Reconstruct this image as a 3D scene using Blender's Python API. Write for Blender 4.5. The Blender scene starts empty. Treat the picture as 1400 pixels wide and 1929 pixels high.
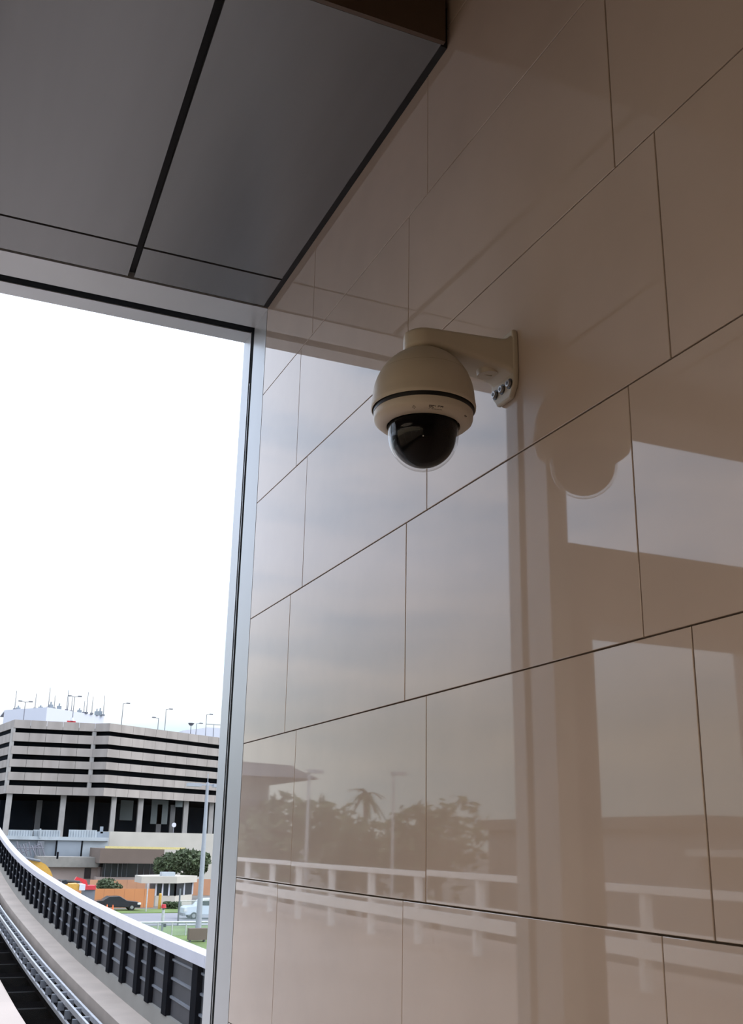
import bpy, bmesh, math, random
from mathutils import Vector, Matrix
random.seed(7)
scene = bpy.context.scene
COL = scene.collection

# ------------------------------------------------------------------ camera
D = 1.08                                  # eye to tiled wall, metres
EYE = Vector((0, 0, 1.6))
FPX = 1950.68
YAW, PITCH, ROLL = 0.400264, 0.308523, 0.019966
cy, sy, cp, sp = math.cos(YAW), math.sin(YAW), math.cos(PITCH), math.sin(PITCH)
FWD = Vector((cy*cp, -sy*cp, sp)); RGT0 = Vector((-sy, -cy, 0)); UP0 = RGT0.cross(FWD)
RGT = math.cos(ROLL)*RGT0 + math.sin(ROLL)*UP0
UPV = -math.sin(ROLL)*RGT0 + math.cos(ROLL)*UP0
cam_data = bpy.data.cameras.new('camera')
cam = bpy.data.objects.new('camera', cam_data); COL.objects.link(cam)
M = Matrix((RGT, UPV, -FWD)).transposed().to_4x4(); M.translation = EYE
cam.matrix_world = M
cam_data.sensor_fit = 'HORIZONTAL'; cam_data.sensor_width = 36.0
cam_data.lens = 36.0*FPX/1400.0
cam_data.clip_start = 0.05; cam_data.clip_end = 3000
scene.camera = cam

def sight(px, py, X):
    """survey helper: point at world plane x = X on the line of sight of a photo pixel"""
    r = FWD + (px-700)/FPX*RGT - (py-964.5)/FPX*UPV
    return EYE + r*(X/r.x)

# ------------------------------------------------------------------ world, sun, exposure
vs = scene.view_settings
vs.view_transform = 'Standard'; vs.look = 'None'; vs.gamma = 1.0; vs.use_curve_mapping = False
vs.exposure = 0.14
SKY = 1.0
world = bpy.data.worlds.new('sky'); scene.world = world; world.use_nodes = True
wn, wl = world.node_tree.nodes, world.node_tree.links
wn.clear()
tc = wn.new('ShaderNodeTexCoord'); sep = wn.new('ShaderNodeSeparateXYZ'); wl.new(tc.outputs['Generated'], sep.inputs[0])
grad = wn.new('ShaderNodeValToRGB'); wl.new(sep.outputs['Z'], grad.inputs[0])
e = grad.color_ramp.elements
e[0].position = 0.0; e[0].color = (0.90, 1.05, 1.08, 1)
e[1].position = 0.75; e[1].color = (1.85, 2.05, 2.45, 1)
q = e.new(0.10); q.color = (0.98, 1.09, 1.12, 1)
q = e.new(0.26); q.color = (1.50, 1.72, 2.12, 1)
mp = wn.new('ShaderNodeMapping'); mp.inputs['Scale'].default_value = (1.6, 1.6, 7.0); wl.new(tc.outputs['Generated'], mp.inputs[0])
nz = wn.new('ShaderNodeTexNoise'); nz.inputs['Scale'].default_value = 2.2; nz.inputs['Detail'].default_value = 5; wl.new(mp.outputs[0], nz.inputs[0])
cr = wn.new('ShaderNodeValToRGB'); wl.new(nz.outputs['Fac'], cr.inputs[0])
cr.color_ramp.elements[0].position = 0.40; cr.color_ramp.elements[0].color = (0.84, 0.91, 0.96, 1)
cr.color_ramp.elements[1].position = 0.58; cr.color_ramp.elements[1].color = (1.18, 1.10, 1.05, 1)
mul = wn.new('ShaderNodeMix'); mul.data_type = 'RGBA'; mul.blend_type = 'MULTIPLY'; mul.inputs[0].default_value = 1.0
wl.new(grad.outputs[0], mul.inputs[6]); wl.new(cr.outputs[0], mul.inputs[7])
bg = wn.new('ShaderNodeBackground'); bg.inputs['Strength'].default_value = SKY; wl.new(mul.outputs[2], bg.inputs['Color'])
wo = wn.new('ShaderNodeOutputWorld'); wl.new(bg.outputs[0], wo.inputs[0])

sun_d = bpy.data.lights.new('sun', 'SUN'); sun_d.energy = 1.9; sun_d.angle = math.radians(35); sun_d.color = (1, .97, .93)
sun = bpy.data.objects.new('sun', sun_d); COL.objects.link(sun)
sun.rotation_euler = Vector((0.38, 0.72, -0.62)).to_track_quat('-Z', 'Y').to_euler()

# ------------------------------------------------------------------ materials
def mat(name, col, rough=0.6, metal=0.0, var=0.10, scale=6.0, bump=0.0, bscale=40.0, ior=1.5, streak=None, emit=None):
    m = bpy.data.materials.new(name); m.use_nodes = True
    n, l = m.node_tree.nodes, m.node_tree.links
    b = n['Principled BSDF']
    b.inputs['Roughness'].default_value = rough; b.inputs['Metallic'].default_value = metal; b.inputs['IOR'].default_value = ior
    t = n.new('ShaderNodeTexCoord')
    src = t.outputs['Object']
    if streak:
        mpn = n.new('ShaderNodeMapping'); mpn.inputs['Scale'].default_value = streak; l.new(src, mpn.inputs[0]); src = mpn.outputs[0]
    nt = n.new('ShaderNodeTexNoise'); nt.inputs['Scale'].default_value = scale; nt.inputs['Detail'].default_value = 4; l.new(src, nt.inputs[0])
    r = n.new('ShaderNodeValToRGB'); l.new(nt.outputs['Fac'], r.inputs[0])
    r.color_ramp.elements[0].position = 0.3; r.color_ramp.elements[1].position = 0.7
    r.color_ramp.elements[0].color = tuple(max(0, c*(1-var)) for c in col)+(1,)
    r.color_ramp.elements[1].color = tuple(min(1, c*(1+var)) for c in col)+(1,)
    l.new(r.outputs[0], b.inputs['Base Color'])
    if bump:
        bn = n.new('ShaderNodeTexNoise'); bn.inputs['Scale'].default_value = bscale; bn.inputs['Detail'].default_value = 2; l.new(t.outputs['Object'], bn.inputs[0])
        bp = n.new('ShaderNodeBump'); bp.inputs['Strength'].default_value = bump; bp.inputs['Distance'].default_value = 0.01
        l.new(bn.outputs['Fac'], bp.inputs['Height']); l.new(bp.outputs[0], b.inputs['Normal'])
    if emit:
        b.inputs['Emission Color'].default_value = emit+(1,); b.inputs['Emission Strength'].default_value = 1.0
    return m

def glass_mat(name, tint=(0.97, 0.98, 0.98), ior=1.45, rough=0.0):
    """thin pane: light passes straight through, Fresnel reflection on the surface"""
    m = bpy.data.materials.new(name); m.use_nodes = True
    n, l = m.node_tree.nodes, m.node_tree.links; n.clear()
    tr = n.new('ShaderNodeBsdfTransparent'); tr.inputs[0].default_value = tint+(1,)
    gl = n.new('ShaderNodeBsdfGlossy'); gl.inputs['Roughness'].default_value = rough
    fr = n.new('ShaderNodeFresnel')
    ge = n.new('ShaderNodeNewGeometry'); mi = n.new('ShaderNodeMix'); mi.data_type = 'FLOAT'
    mi.inputs[2].default_value = ior; mi.inputs[3].default_value = 1/ior      # same reflectance on both faces of the pane
    l.new(ge.outputs['Backfacing'], mi.inputs[0]); l.new(mi.outputs[0], fr.inputs[0])
    mx = n.new('ShaderNodeMixShader'); l.new(fr.outputs[0], mx.inputs[0]); l.new(tr.outputs[0], mx.inputs[1]); l.new(gl.outputs[0], mx.inputs[2])
    o = n.new('ShaderNodeOutputMaterial'); l.new(mx.outputs[0], o.inputs[0])
    return m

MT = {
 'tile':   mat('polished_stone_tile', (0.565, 0.470, 0.405), rough=0.024, var=0.05, scale=3.5, bump=0.010, bscale=2.2, ior=1.56),
 'grout':  mat('grout', (0.12, 0.095, 0.075), rough=0.9, var=0.25, scale=30),
 'soffit': mat('soffit_aluminium', (0.175, 0.178, 0.183), rough=0.27, metal=0.55, var=0.03, scale=2, streak=(0.4, 6, 1)),
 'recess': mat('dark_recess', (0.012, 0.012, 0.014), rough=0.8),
 'bulk':   mat('brown_bulkhead', (0.10, 0.065, 0.045), rough=0.5, var=0.06),
 'alu':    mat('anodised_aluminium', (0.50, 0.52, 0.54), rough=0.38, metal=0.35, var=0.03, scale=4, streak=(1, 1, .3)),
 'gasket': mat('black_gasket', (0.005, 0.006, 0.008), rough=0.9, ior=1.15),
 'inner':  mat('interior_paint', (0.22, 0.16, 0.125), rough=0.7, var=0.04),
 'ceil_in': mat('interior_ceiling', (0.08, 0.055, 0.04), rough=0.8, var=0.05),
 'floor':  mat('terrazzo_floor', (0.42, 0.34, 0.275), rough=0.25, var=0.12, scale=60),
 'brownpan': mat('brown_panel', (0.16, 0.125, 0.10), rough=0.5, var=0.05),
 'cream':  mat('cream_casing', (0.56, 0.50, 0.405), rough=0.42, var=0.03, scale=12, bump=0.02, bscale=300),
 'cream2': mat('cream_trim', (0.60, 0.54, 0.455), rough=0.40, var=0.03, scale=12),
 'seam':   mat('casing_seam', (0.36, 0.30, 0.21), rough=0.5),
 'black':  mat('black_rubber', (0.010, 0.010, 0.011), rough=0.4),
 'bubble_in': mat('smoked_dome', (0.004, 0.004, 0.005), rough=0.25, var=0.0, ior=1.12),
 'steel':  mat('zinc_bolt', (0.45, 0.45, 0.46), rough=0.3, metal=0.9, var=0.15, scale=80),
 'ink':    mat('black_print', (0.03, 0.025, 0.02), rough=0.6),
 'inkgrey': mat('grey_print', (0.30, 0.26, 0.21), rough=0.6),
 'conc':   mat('garage_concrete', (0.335, 0.295, 0.268), rough=0.85, var=0.16, scale=0.35, streak=(1, 1, .25), bump=0.1, bscale=3),
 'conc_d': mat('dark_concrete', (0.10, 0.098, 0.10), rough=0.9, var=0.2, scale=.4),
 'deepin': mat('garage_inside_shade', (0.006, 0.008, 0.011), rough=0.9, ior=1.08, var=0.3, scale=.3),  # near-black colour stands for the shade inside the open decks
 'col':    mat('column_concrete', (0.33, 0.31, 0.295), rough=0.85, var=0.12, scale=.6),
 'greenpan': mat('grey_green_panel', (0.10, 0.115, 0.115), rough=0.6, var=.1, scale=.4),
 'white':  mat('white_paint', (0.60, 0.60, 0.66), rough=0.5, var=0.03),
 'capw':   mat('white_cap', (0.54, 0.53, 0.58), rough=0.45, var=0.05, scale=2),
 'postb':  mat('black_post', (0.005, 0.006, 0.009), rough=0.85, ior=1.12),
 'panelg': mat('dark_grey_panel', (0.060, 0.060, 0.066), rough=0.55, var=0.15, scale=3, metal=.2),
 'beam':   mat('guideway_concrete', (0.46, 0.385, 0.33), rough=0.85, var=0.10, scale=1.2, bump=.1, bscale=20),
 'curb':   mat('curb_concrete', (0.26, 0.245, 0.22), rough=0.85, var=0.08, scale=1.5),
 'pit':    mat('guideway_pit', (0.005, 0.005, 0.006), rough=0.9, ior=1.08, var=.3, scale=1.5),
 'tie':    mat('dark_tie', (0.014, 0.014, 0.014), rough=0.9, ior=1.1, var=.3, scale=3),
 'rail':   mat('pale_rail', (0.58, 0.58, 0.60), rough=0.35, metal=.4, var=.15, scale=5),
 'grey':   mat('grey_blue_sheet', (0.24, 0.27, 0.305), rough=0.5, var=0.08, scale=.6),
 'greyl':  mat('light_grey_sheet', (0.38, 0.415, 0.44), rough=0.5, var=0.10, scale=.8),
 'greyd':  mat('mid_grey_metal', (0.16, 0.17, 0.19), rough=0.5, var=0.15, scale=1),
 'beige':  mat('beige_render', (0.50, 0.46, 0.40), rough=0.8, var=0.05, scale=.5),
 'brownb': mat('brown_building', (0.15, 0.112, 0.09), rough=0.8, var=0.06, scale=.5),
 'brownl': mat('pinkish_wall', (0.36, 0.285, 0.25), rough=0.8, var=0.06, scale=.5),
 'dglass': mat('dark_glazing', (0.02, 0.024, 0.030), rough=0.12, var=.1),
 'yellow': mat('machine_yellow', (0.58, 0.32, 0.055), rough=0.45, var=.08),
 'ytape':  mat('yellow_rail', (0.62, 0.52, 0.22), rough=0.6, var=.1),
 'red':    mat('red_paint', (0.55, 0.035, 0.045), rough=0.4, var=.08),
 'orange': mat('orange_hoarding', (0.55, 0.225, 0.085), rough=0.7, var=.08, scale=.4),
 'orange2': mat('faded_orange_hoarding', (0.50, 0.25, 0.14), rough=0.7, var=.08, scale=.4),
 'cone':   mat('cone_orange', (0.80, 0.16, 0.04), rough=0.5, var=.05),
 'carblk': mat('dark_car_paint', (0.022, 0.024, 0.028), rough=0.15, var=.05),
 'carwht': mat('white_car_paint', (0.62, 0.68, 0.74), rough=0.2, var=.03),
 'tyre':   mat('tyre', (0.012, 0.012, 0.012), rough=0.8),
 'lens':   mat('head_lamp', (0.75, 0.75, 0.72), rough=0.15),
 'pole':   mat('lamp_pole_grey', (0.36, 0.37, 0.42), rough=0.45, metal=.2, var=.05),
 'thin':   mat('mast_grey', (0.17, 0.17, 0.20), rough=0.5, metal=.2),
 'leaf':   mat('leaves_dark', (0.060, 0.082, 0.034), rough=0.7, var=0.45, scale=1.5),
 'leaf2':  mat('leaves_hedge', (0.06, 0.085, 0.035), rough=0.7, var=0.4, scale=3),
 'bark':   mat('bark', (0.10, 0.075, 0.055), rough=0.9, var=.2),
 'grass':  mat('grass', (0.13, 0.19, 0.05), rough=0.9, var=0.30, scale=.35),
 'road':   mat('asphalt', (0.22, 0.215, 0.235), rough=0.85, var=0.08, scale=.2),
 'ground': mat('yard_ground', (0.14, 0.13, 0.115), rough=0.9, var=0.15, scale=.1),
 'deck':   mat('deck_concrete', (0.40, 0.33, 0.29), rough=0.85, var=0.07, scale=.8),
 'rwhite': mat('rail_white', (0.78, 0.77, 0.76), rough=0.45, var=.03),
 'roofd':  mat('roof_dark', (0.10, 0.10, 0.11), rough=0.7),
 'bwall':  mat('building_wall', (0.46, 0.45, 0.44), rough=0.8, var=.05, scale=.4),
 'glass':  glass_mat('window_glass', ior=1.22),
 'warm_fill': glass_mat('warm_fill_glass', tint=(1.0, 0.86, 0.71)),  # tint put in to warm the light reaching the tiled wall
 'dome':   glass_mat('clear_dome', ior=1.34),
}
def mesh_fence_mat():
    m = bpy.data.materials.new('chain_link'); m.use_nodes = True
    n, l = m.node_tree.nodes, m.node_tree.links; b = n['Principled BSDF']
    b.inputs['Base Color'].default_value = (.34, .40, .42, 1); b.inputs['Roughness'].default_value = .5
    t = n.new('ShaderNodeTexCoord'); mpn = n.new('ShaderNodeMapping'); mpn.inputs['Rotation'].default_value = (math.radians(45), 0, 0)
    l.new(t.outputs['Object'], mpn.inputs[0])
    s = n.new('ShaderNodeSeparateXYZ'); l.new(mpn.outputs[0], s.inputs[0])
    outs = []
    for ax in ('Y', 'Z'):
        a = n.new('ShaderNodeMath'); a.operation = 'MULTIPLY'; a.inputs[1].default_value = 1/0.06; l.new(s.outputs[ax], a.inputs[0])
        f = n.new('ShaderNodeMath'); f.operation = 'FRACT'; l.new(a.outputs[0], f.inputs[0])
        g = n.new('ShaderNodeMath'); g.operation = 'LESS_THAN'; g.inputs[1].default_value = 0.15; l.new(f.outputs[0], g.inputs[0])
        outs.append(g)
    mx = n.new('ShaderNodeMath'); mx.operation = 'MAXIMUM'; l.new(outs[0].outputs[0], mx.inputs[0]); l.new(outs[1].outputs[0], mx.inputs[1])
    l.new(mx.outputs[0], b.inputs['Alpha'])
    return m
MT['chain'] = mesh_fence_mat()

# ------------------------------------------------------------------ mesh helpers
class MB:
    def __init__(s): s.v = []; s.f = []
    def add(s, vs, fs):
        o = len(s.v); s.v += [tuple(v) for v in vs]; s.f += [tuple(i+o for i in f) for f in fs]; return s
    def box(s, x0, x1, y0, y1, z0, z1):
        x0, x1 = sorted((x0, x1)); y0, y1 = sorted((y0, y1)); z0, z1 = sorted((z0, z1))
        return s.add([(x0,y0,z0),(x1,y0,z0),(x1,y1,z0),(x0,y1,z0),(x0,y0,z1),(x1,y0,z1),(x1,y1,z1),(x0,y1,z1)],
            [(0,3,2,1),(4,5,6,7),(0,1,5,4),(1,2,6,5),(2,3,7,6),(3,0,4,7)])
    def hexa(s, b, t):   # 4 bottom corners (ccw), 4 top corners
        return s.add(list(b)+list(t), [(3,2,1,0),(4,5,6,7),(0,1,5,4),(1,2,6,5),(2,3,7,6),(3,0,4,7)])
    def prism(s, poly, axis, a, b):   # poly 2D extruded along axis between a and b
        def P(p, h):
            return (h, p[0], p[1]) if axis == 'x' else ((p[0], h, p[1]) if axis == 'y' else (p[0], p[1], h))
        n = len(poly)
        return s.add([P(p, a) for p in poly]+[P(p, b) for p in poly],
            [tuple(range(n))[::-1], tuple(range(n, 2*n))]+[(i, (i+1) % n, (i+1) % n+n, i+n) for i in range(n)])
    def cyl(s, p, q, r0, r1=None, n=10, caps=True):
        r1 = r0 if r1 is None else r1
        p, q = Vector(p), Vector(q); w = (q-p).normalized()
        u = w.cross(Vector((0, 0, 1)) if abs(w.z) < .9 else Vector((1, 0, 0))).normalized(); v = w.cross(u)
        vs = []
        for c, r in ((p, r0), (q, r1)):
            for i in range(n):
                a = 2*math.pi*i/n; vs.append(c+u*math.cos(a)*r+v*math.sin(a)*r)
        fs = [(i, (i+1) % n, (i+1) % n+n, i+n) for i in range(n)]
        if caps: fs += [tuple(range(n))[::-1], tuple(range(n, 2*n))]
        return s.add(vs, fs)
    def lathe(s, prof, c, n=64, close=False):   # prof [(r, z)], axis vertical at c (x, y)
        rings = []; vs = []; fs = []
        for r, z in prof:
            if r < 1e-6: rings.append([len(vs)]); vs.append((c[0], c[1], z))
            else:
                rings.append(list(range(len(vs), len(vs)+n)))
                vs += [(c[0]+r*math.cos(2*math.pi*i/n), c[1]+r*math.sin(2*math.pi*i/n), z) for i in range(n)]
        for a, b in zip(rings, rings[1:]):
            for i in range(n):
                j = (i+1) % n
                if len(a) == 1: fs.append((a[0], b[j], b[i]))
                elif len(b) == 1: fs.append((a[i], a[j], b[0]))
                else: fs.append((a[i], a[j], b[j], b[i]))
        return s.add(vs, fs)
    def sweep(s, secs):   # list of rings with equal counts, capped
        n = len(secs[0]); vs = [p for r in secs for p in r]; fs = []
        for k in range(len(secs)-1):
            for i in range(n):
                j = (i+1) % n; fs.append((k*n+i, k*n+j, (k+1)*n+j, (k+1)*n+i))
        fs += [tuple(range(n))[::-1], tuple((len(secs)-1)*n+i for i in range(n))]
        return s.add(vs, fs)

ORG = {}
def put(o, label=None, cat=None, group=None, kind=None):
    if label: o['label'] = label
    if cat: o['category'] = cat
    if group: o['group'] = group
    if kind: o['kind'] = kind
    return o
def obj(name, mb, m, parent=None, smooth=False, bevel=0, origin=None, recalc=True, autosmooth=None):
    """one mesh object; vertices given in world coordinates"""
    if parent is not None: org = ORG[parent.name]
    elif origin is not None: org = Vector(origin)
    else:
        xs, ys, zs = zip(*mb.v); org = Vector(((min(xs)+max(xs))/2, (min(ys)+max(ys))/2, min(zs)))
    me = bpy.data.meshes.new(name)
    me.from_pydata([(v[0]-org.x, v[1]-org.y, v[2]-org.z) for v in mb.v], [], mb.f)
    if recalc:
        bm = bmesh.new(); bm.from_mesh(me); bmesh.ops.recalc_face_normals(bm, faces=bm.faces); bm.to_mesh(me); bm.free()
    me.materials.append(MT[m] if isinstance(m, str) else m)
    if smooth:
        for p in me.polygons: p.use_smooth = True
        if autosmooth: me.set_sharp_from_angle(angle=math.radians(autosmooth))
    o = bpy.data.objects.new(name, me); COL.objects.link(o)
    if parent is not None: o.parent = parent
    else: o.location = org
    ORG[o.name] = org
    if bevel:
        b = o.modifiers.new('bevel', 'BEVEL'); b.width = bevel; b.segments = 2; b.limit_method = 'ANGLE'
    return o
def thing(name, loc, label, cat=None, group=None, kind=None):
    o = bpy.data.objects.new(name, None); COL.objects.link(o); o.location = loc; o.empty_display_size = .1
    ORG[o.name] = Vector(loc)
    return put(o, label, cat, group, kind)
def B(*a): return MB().box(*a)
ORDN = ['first', 'second', 'third', 'fourth', 'fifth', 'sixth', 'seventh', 'eighth', 'ninth', 'tenth', 'eleventh', 'twelfth', 'thirteenth', 'fourteenth', 'fifteenth', 'sixteenth']

# ================================================================== THE ROOM
ZS = EYE.z + 1.935*D                     # soffit underside
XW = 3.427*D                             # end of the tiled wall
# --- tiled wall
wall = obj('wall_right', B(-5.0, XW-.004, -1.35, -1.0935, -0.05, 6.0), 'grout')
put(wall, 'polished beige stone tiled wall on the right', kind='structure')
Z0, TH = EYE.z+1.577*D, 0.42356*D
JA = [2.997*D, 2.148*D, 1.282*D]; JB = [2.890*D, 2.038*D, 1.172*D]
for L in (JA, JB):
    while L[-1] > -4.6: L.append(L[-1]-0.861*D)
rt = random.Random(3)
def tile(x0, x1, z0, z1):
    g = 0.0016; c = 0.0009
    x0 += g; x1 -= g; z0 += g; z1 -= g
    tx, tz = rt.uniform(-.0010, .0010), rt.uniform(-.0011, .0011)      # each slab sits a hair out of plane
    xm, zm = (x0+x1)/2, (z0+z1)/2
    def F(x, z, d): return (x, -D-d+tx*(x-xm)+tz*(z-zm), z)
    b = [F(x0, z0, c), F(x1, z0, c), F(x1, z1, c), F(x0, z1, c)]
    f = [F(x0+c, z0+c, 0), F(x1-c, z0+c, 0), F(x1-c, z1-c, 0), F(x0+c, z1-c, 0)]
    k = [(x0, -1.093, z0), (x1, -1.093, z0), (x1, -1.093, z1), (x0, -1.093, z1)]
    mb = MB().add(k+b+f, [(0,1,5,4),(1,2,6,5),(2,3,7,6),(3,0,4,7),(4,5,9,8),(5,6,10,9),(6,7,11,10),(7,4,8,11),(8,9,10,11),(3,2,1,0)])
    obj('tile', mb, 'tile', wall)
for k in range(-6, 8):
    zt = Z0-k*TH; zb = zt-TH
    zb = max(zb, 0.0); zt = min(zt, 6.0)
    if zt-zb < .02: continue
    js = [XW-.004]+(JA if k % 2 == 0 else JB)+[-5.0]
    for a, b in zip(js, js[1:]):
        if a-b > .05: tile(b, a, zb, zt)

# --- soffit in front of the window
XN = 1.915*D; XC = 3.192*D; XE = 3.415*D; YR = -0.978*D
sof = obj('ceiling', B(XN+.01, XE+.02, YR+.015, 2.45, ZS+.03, ZS+.12), 'recess')
put(sof, 'grey metal panel soffit above the window', kind='structure')
def jy(x, off=0): return -0.4245*D + (x/D-2.008)*(-0.051/1.402)*D + off   # long joint
def panel(x0, x1, ya0, ya1, yb0, yb1):
    z0, z1 = ZS, ZS+.028
    obj('soffit_panel', MB().hexa([(x0,ya0,z0),(x1,yb0,z0),(x1,yb1,z0),(x0,ya1,z0)], [(x0,ya0,z1),(x1,yb0,z1),(x1,yb1,z1),(x0,ya1,z1)]), 'soffit', sof)
gw = 0.0115*D; cw = 0.006*D
for x0, x1 in ((XN+.003, XC-cw), (XC+cw, XE-.012)):
    panel(x0, x1, YR, jy(x0)-gw, YR, jy(x1)-gw)
    panel(x0, x1, jy(x0)+gw, .20, jy(x1)+gw, .20)
    y = .225
    while y < 2.4:
        panel(x0, x1, y, min(y+.6, 2.45), y, min(y+.6, 2.45)); y += .625
bulk = put(obj('wall_bulkhead', B(XN-.012, XN+.002, YR-.006, 2.45, ZS, 5.4), 'bulk'), 'dark brown bulkhead rising from the soffit edge', kind='structure')
put(obj('shade_strip', B(XN+.012, XE, YR-.03, YR-.002, ZS+.004, ZS+.14), 'recess'), 'dark strip painting the shade between soffit and tiled wall', kind='structure')  # near-black strip stands in for the shade in this gap

# --- window: head, jamb, mullion, glass
XG0, XG1, XO = 3.590*D, 3.642*D, 3.735*D      # gasket plane, outer face
YJ = -1.0*D                                  # jamb face at wall side
YM0, YM1 = 0.245, 0.345                        # mullion
win = thing('window_1', (XG0, -.5, .45), 'tall fixed window in silver frame at the end of the tiled wall', kind='structure')
obj('head_frame', B(XE+.006, XG0, YJ-.004, YM1, ZS, ZS+.20), 'alu', win)
obj('head_frame', B(XG1, XO, YJ-.004, YM1, ZS+.0, ZS+.20), 'alu', win)
obj('jamb_frame', B(XW, XG0, YJ-.20, YJ, 0, ZS+.19), 'alu', win)
obj('jamb_frame', B(XG1-.006, XO, YJ-.20, YJ+.0, 0, ZS+.19), 'alu', win)
obj('gasket', B(XG0, XG1, YJ-.02, YM1-.02, ZS+.004, ZS+.15), 'gasket', win)
obj('gasket', B(XG0, XG1-.006, YJ-.15, YJ-.002, 0, ZS+.15), 'gasket', win)
obj('glazing_bead', B(XG0+.024, XG0+.029, YJ-.008, YJ+.001, .5, ZS-.25), 'alu', win)
obj('mullion', B(XE+.006, XG0, YM0, YM1, 0, ZS), 'alu', win)
obj('mullion', B(XG1, XO, YM0, YM1, 0, ZS), 'alu', win)
obj('gasket', B(XG0, XG1, YM0+.008, YM1-.008, 0, ZS), 'gasket', win)
obj('sill_frame', B(XW, XO, YJ, YM0, .42, .50), 'alu', win)
obj('apron_panel', B(XW+.03, XO-.03, YJ, YM0, 0, .42), 'brownpan', win)
obj('glass_pane', B(XG0+.012, XG0+.018, YJ-.01, YM0+.01, .49, ZS+.015), 'glass', win)
# --- door bay with transom beyond the mullion
door = thing('door_1', (XG0, .85, 0), 'glazed door with transom beside the window', kind='structure')
obj('door_frame', B(XE+.006, XO, YM1, .45, 0, 2.53), 'brownpan', door)
obj('door_frame', B(XE+.006, XO, 1.54, 1.66, 0, 2.53), 'alu', door)
obj('transom_bar', B(XE+.006, XO, YM1, 2.4, 2.53, 2.875), 'brownpan', door)
obj('transom_head', B(XE+.006, XO, YM1, 2.4, 3.585, ZS+.2), 'brownpan', door)
obj('kick_rail', B(XG0, XO-.02, .45, 1.54, 0, .25), 'alu', door)
obj('glass_pane', B(XG0+.01, XG0+.018, .45, 1.54, .25, 2.53), 'glass', door)
obj('glass_pane', B(XG0+.01, XG0+.018, YM1, 2.4, 2.875, 3.585), 'glass', door)
put(obj('wall_end', MB().box(XE+.006, XO, 1.66, 2.65, 0, 2.53).box(XE+.006, XO, 2.4, 2.65, 2.53, ZS+.2).box(XE+.006, XO, -1.35, 2.65, ZS+.2, 5.8), 'inner'), 'end wall above and beside the window', kind='structure')
# --- rest of the room (behind and beside the viewer)
put(obj('floor', B(-5.2, XO, -1.35, 2.65, -.12, 0), 'floor'), 'speckled platform floor', kind='structure')
put(obj('ceiling', B(-5.2, XO, -1.35, 2.65, 5.4, 5.6), 'ceil_in'), 'high interior ceiling behind the bulkhead', kind='structure')
put(obj('wall_back', B(-5.2, -5.0, -1.35, 2.65, 0, 5.4), 'inner'), 'painted back wall of the platform hall', kind='structure')
put(obj('wall_left', MB().box(-5.0, XE, 2.45, 2.65, 0, .5).box(-5.0, XE, 2.45, 2.65, 3.3, 5.4).box(-5.0, -4.9, 2.45, 2.65, .5, 3.3).box(3.5, XE, 2.45, 2.65, .5, 3.3), 'inner'), 'left wall with an opening for the added window band', kind='structure')
w2 = thing('fill_window', (-.5, 2.55, .5), 'unseen window band added in the left wall to light the hall', kind='structure')  # unseen glazing, added to brighten the tiled wall opposite
for i in range(6):
    x = -4.9+i*1.68; obj('mullion', B(x-.03, x+.03, 2.49, 2.61, .5, 3.3), 'alu', w2)
for i in range(5):
    x = -4.9+i*1.68; obj('glass_pane', B(x+.03, x+1.65, 2.54, 2.55, .5, 3.3), 'warm_fill', w2)  # panes of the added, unseen fill window

# ================================================================== DOME CAMERA
AX = (1.813, -.881)
dc = thing('dome_camera', (1.815, -1.08, 2.60), 'cream dome security camera hanging from a wall arm', 'camera')
def rrect(xc, y, zc, hw, hh, r, n=5):
    pts = []
    for sx, sz, a0 in ((1, 1, 0), (-1, 1, 90), (-1, -1, 180), (1, -1, 270)):
        for i in range(n+1):
            a = math.radians(a0+90*i/n)
            pts.append((xc+sx*(hw-r)+r*math.cos(a), y, zc+sz*(hh-r)+r*math.sin(a)))
    return pts
# wall plate: shield shape hugging the wall, parabolic flare to the arm
plate = MB(); PX = 1.813; PW = 1.800
poly = [(-.046, 2.674), (.046, 2.674), (.050, 2.650), (.050, 2.565), (.046, 2.540), (.028, 2.517), (-.028, 2.517), (-.046, 2.540), (-.050, 2.565), (-.050, 2.650)]
plate.prism([(PW+a, b) for a, b in poly], 'y', -1.0795, -1.067)
pl = obj('wall_plate', plate, 'cream', dc, bevel=.004)
arm = MB(); secs = []
for t in [i/14 for i in range(15)]:
    y = -1.070+t*.189          # wall -> dome axis
    hw = .047-.003*t; top = 2.650-.005*t+.014*max(0, 1-t/.12)**2; bot = 2.574+.029*min(1, t/.85)-.008*max(0, 1-t/.10)**2
    secs.append(rrect(PW+(PX-PW)*t, y, (top+bot)/2, hw, (top-bot)/2, min(.012, (top-bot)/2.2)))
for i in range(1, 7):              # rounded nose past the axis
    a = math.radians(90*i/6); y = -.881+.044*math.sin(a)
    hw = max(.004, .044*math.cos(a)); hh = .0225*(1-.25*(i/6)**2)
    secs.append(rrect(PX, y, 2.6225, hw, hh, min(.012, hw*.9)))
arm.sweep(secs)
ar = obj('arm', arm, 'cream', dc, smooth=True, autosmooth=50)
plug = MB().cyl((PW+.002, -1.030, 2.590), (PW+.002, -1.0315, 2.5755), .0245, .0235, n=28)
pg = obj('cable_plug', plug, 'cream2', dc, smooth=True, autosmooth=40)
obj('plug_slot', B(PW+.0005, PW+.0035, -1.0415, -1.0215, 2.5745, 2.5770), 'cream', pg)
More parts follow.
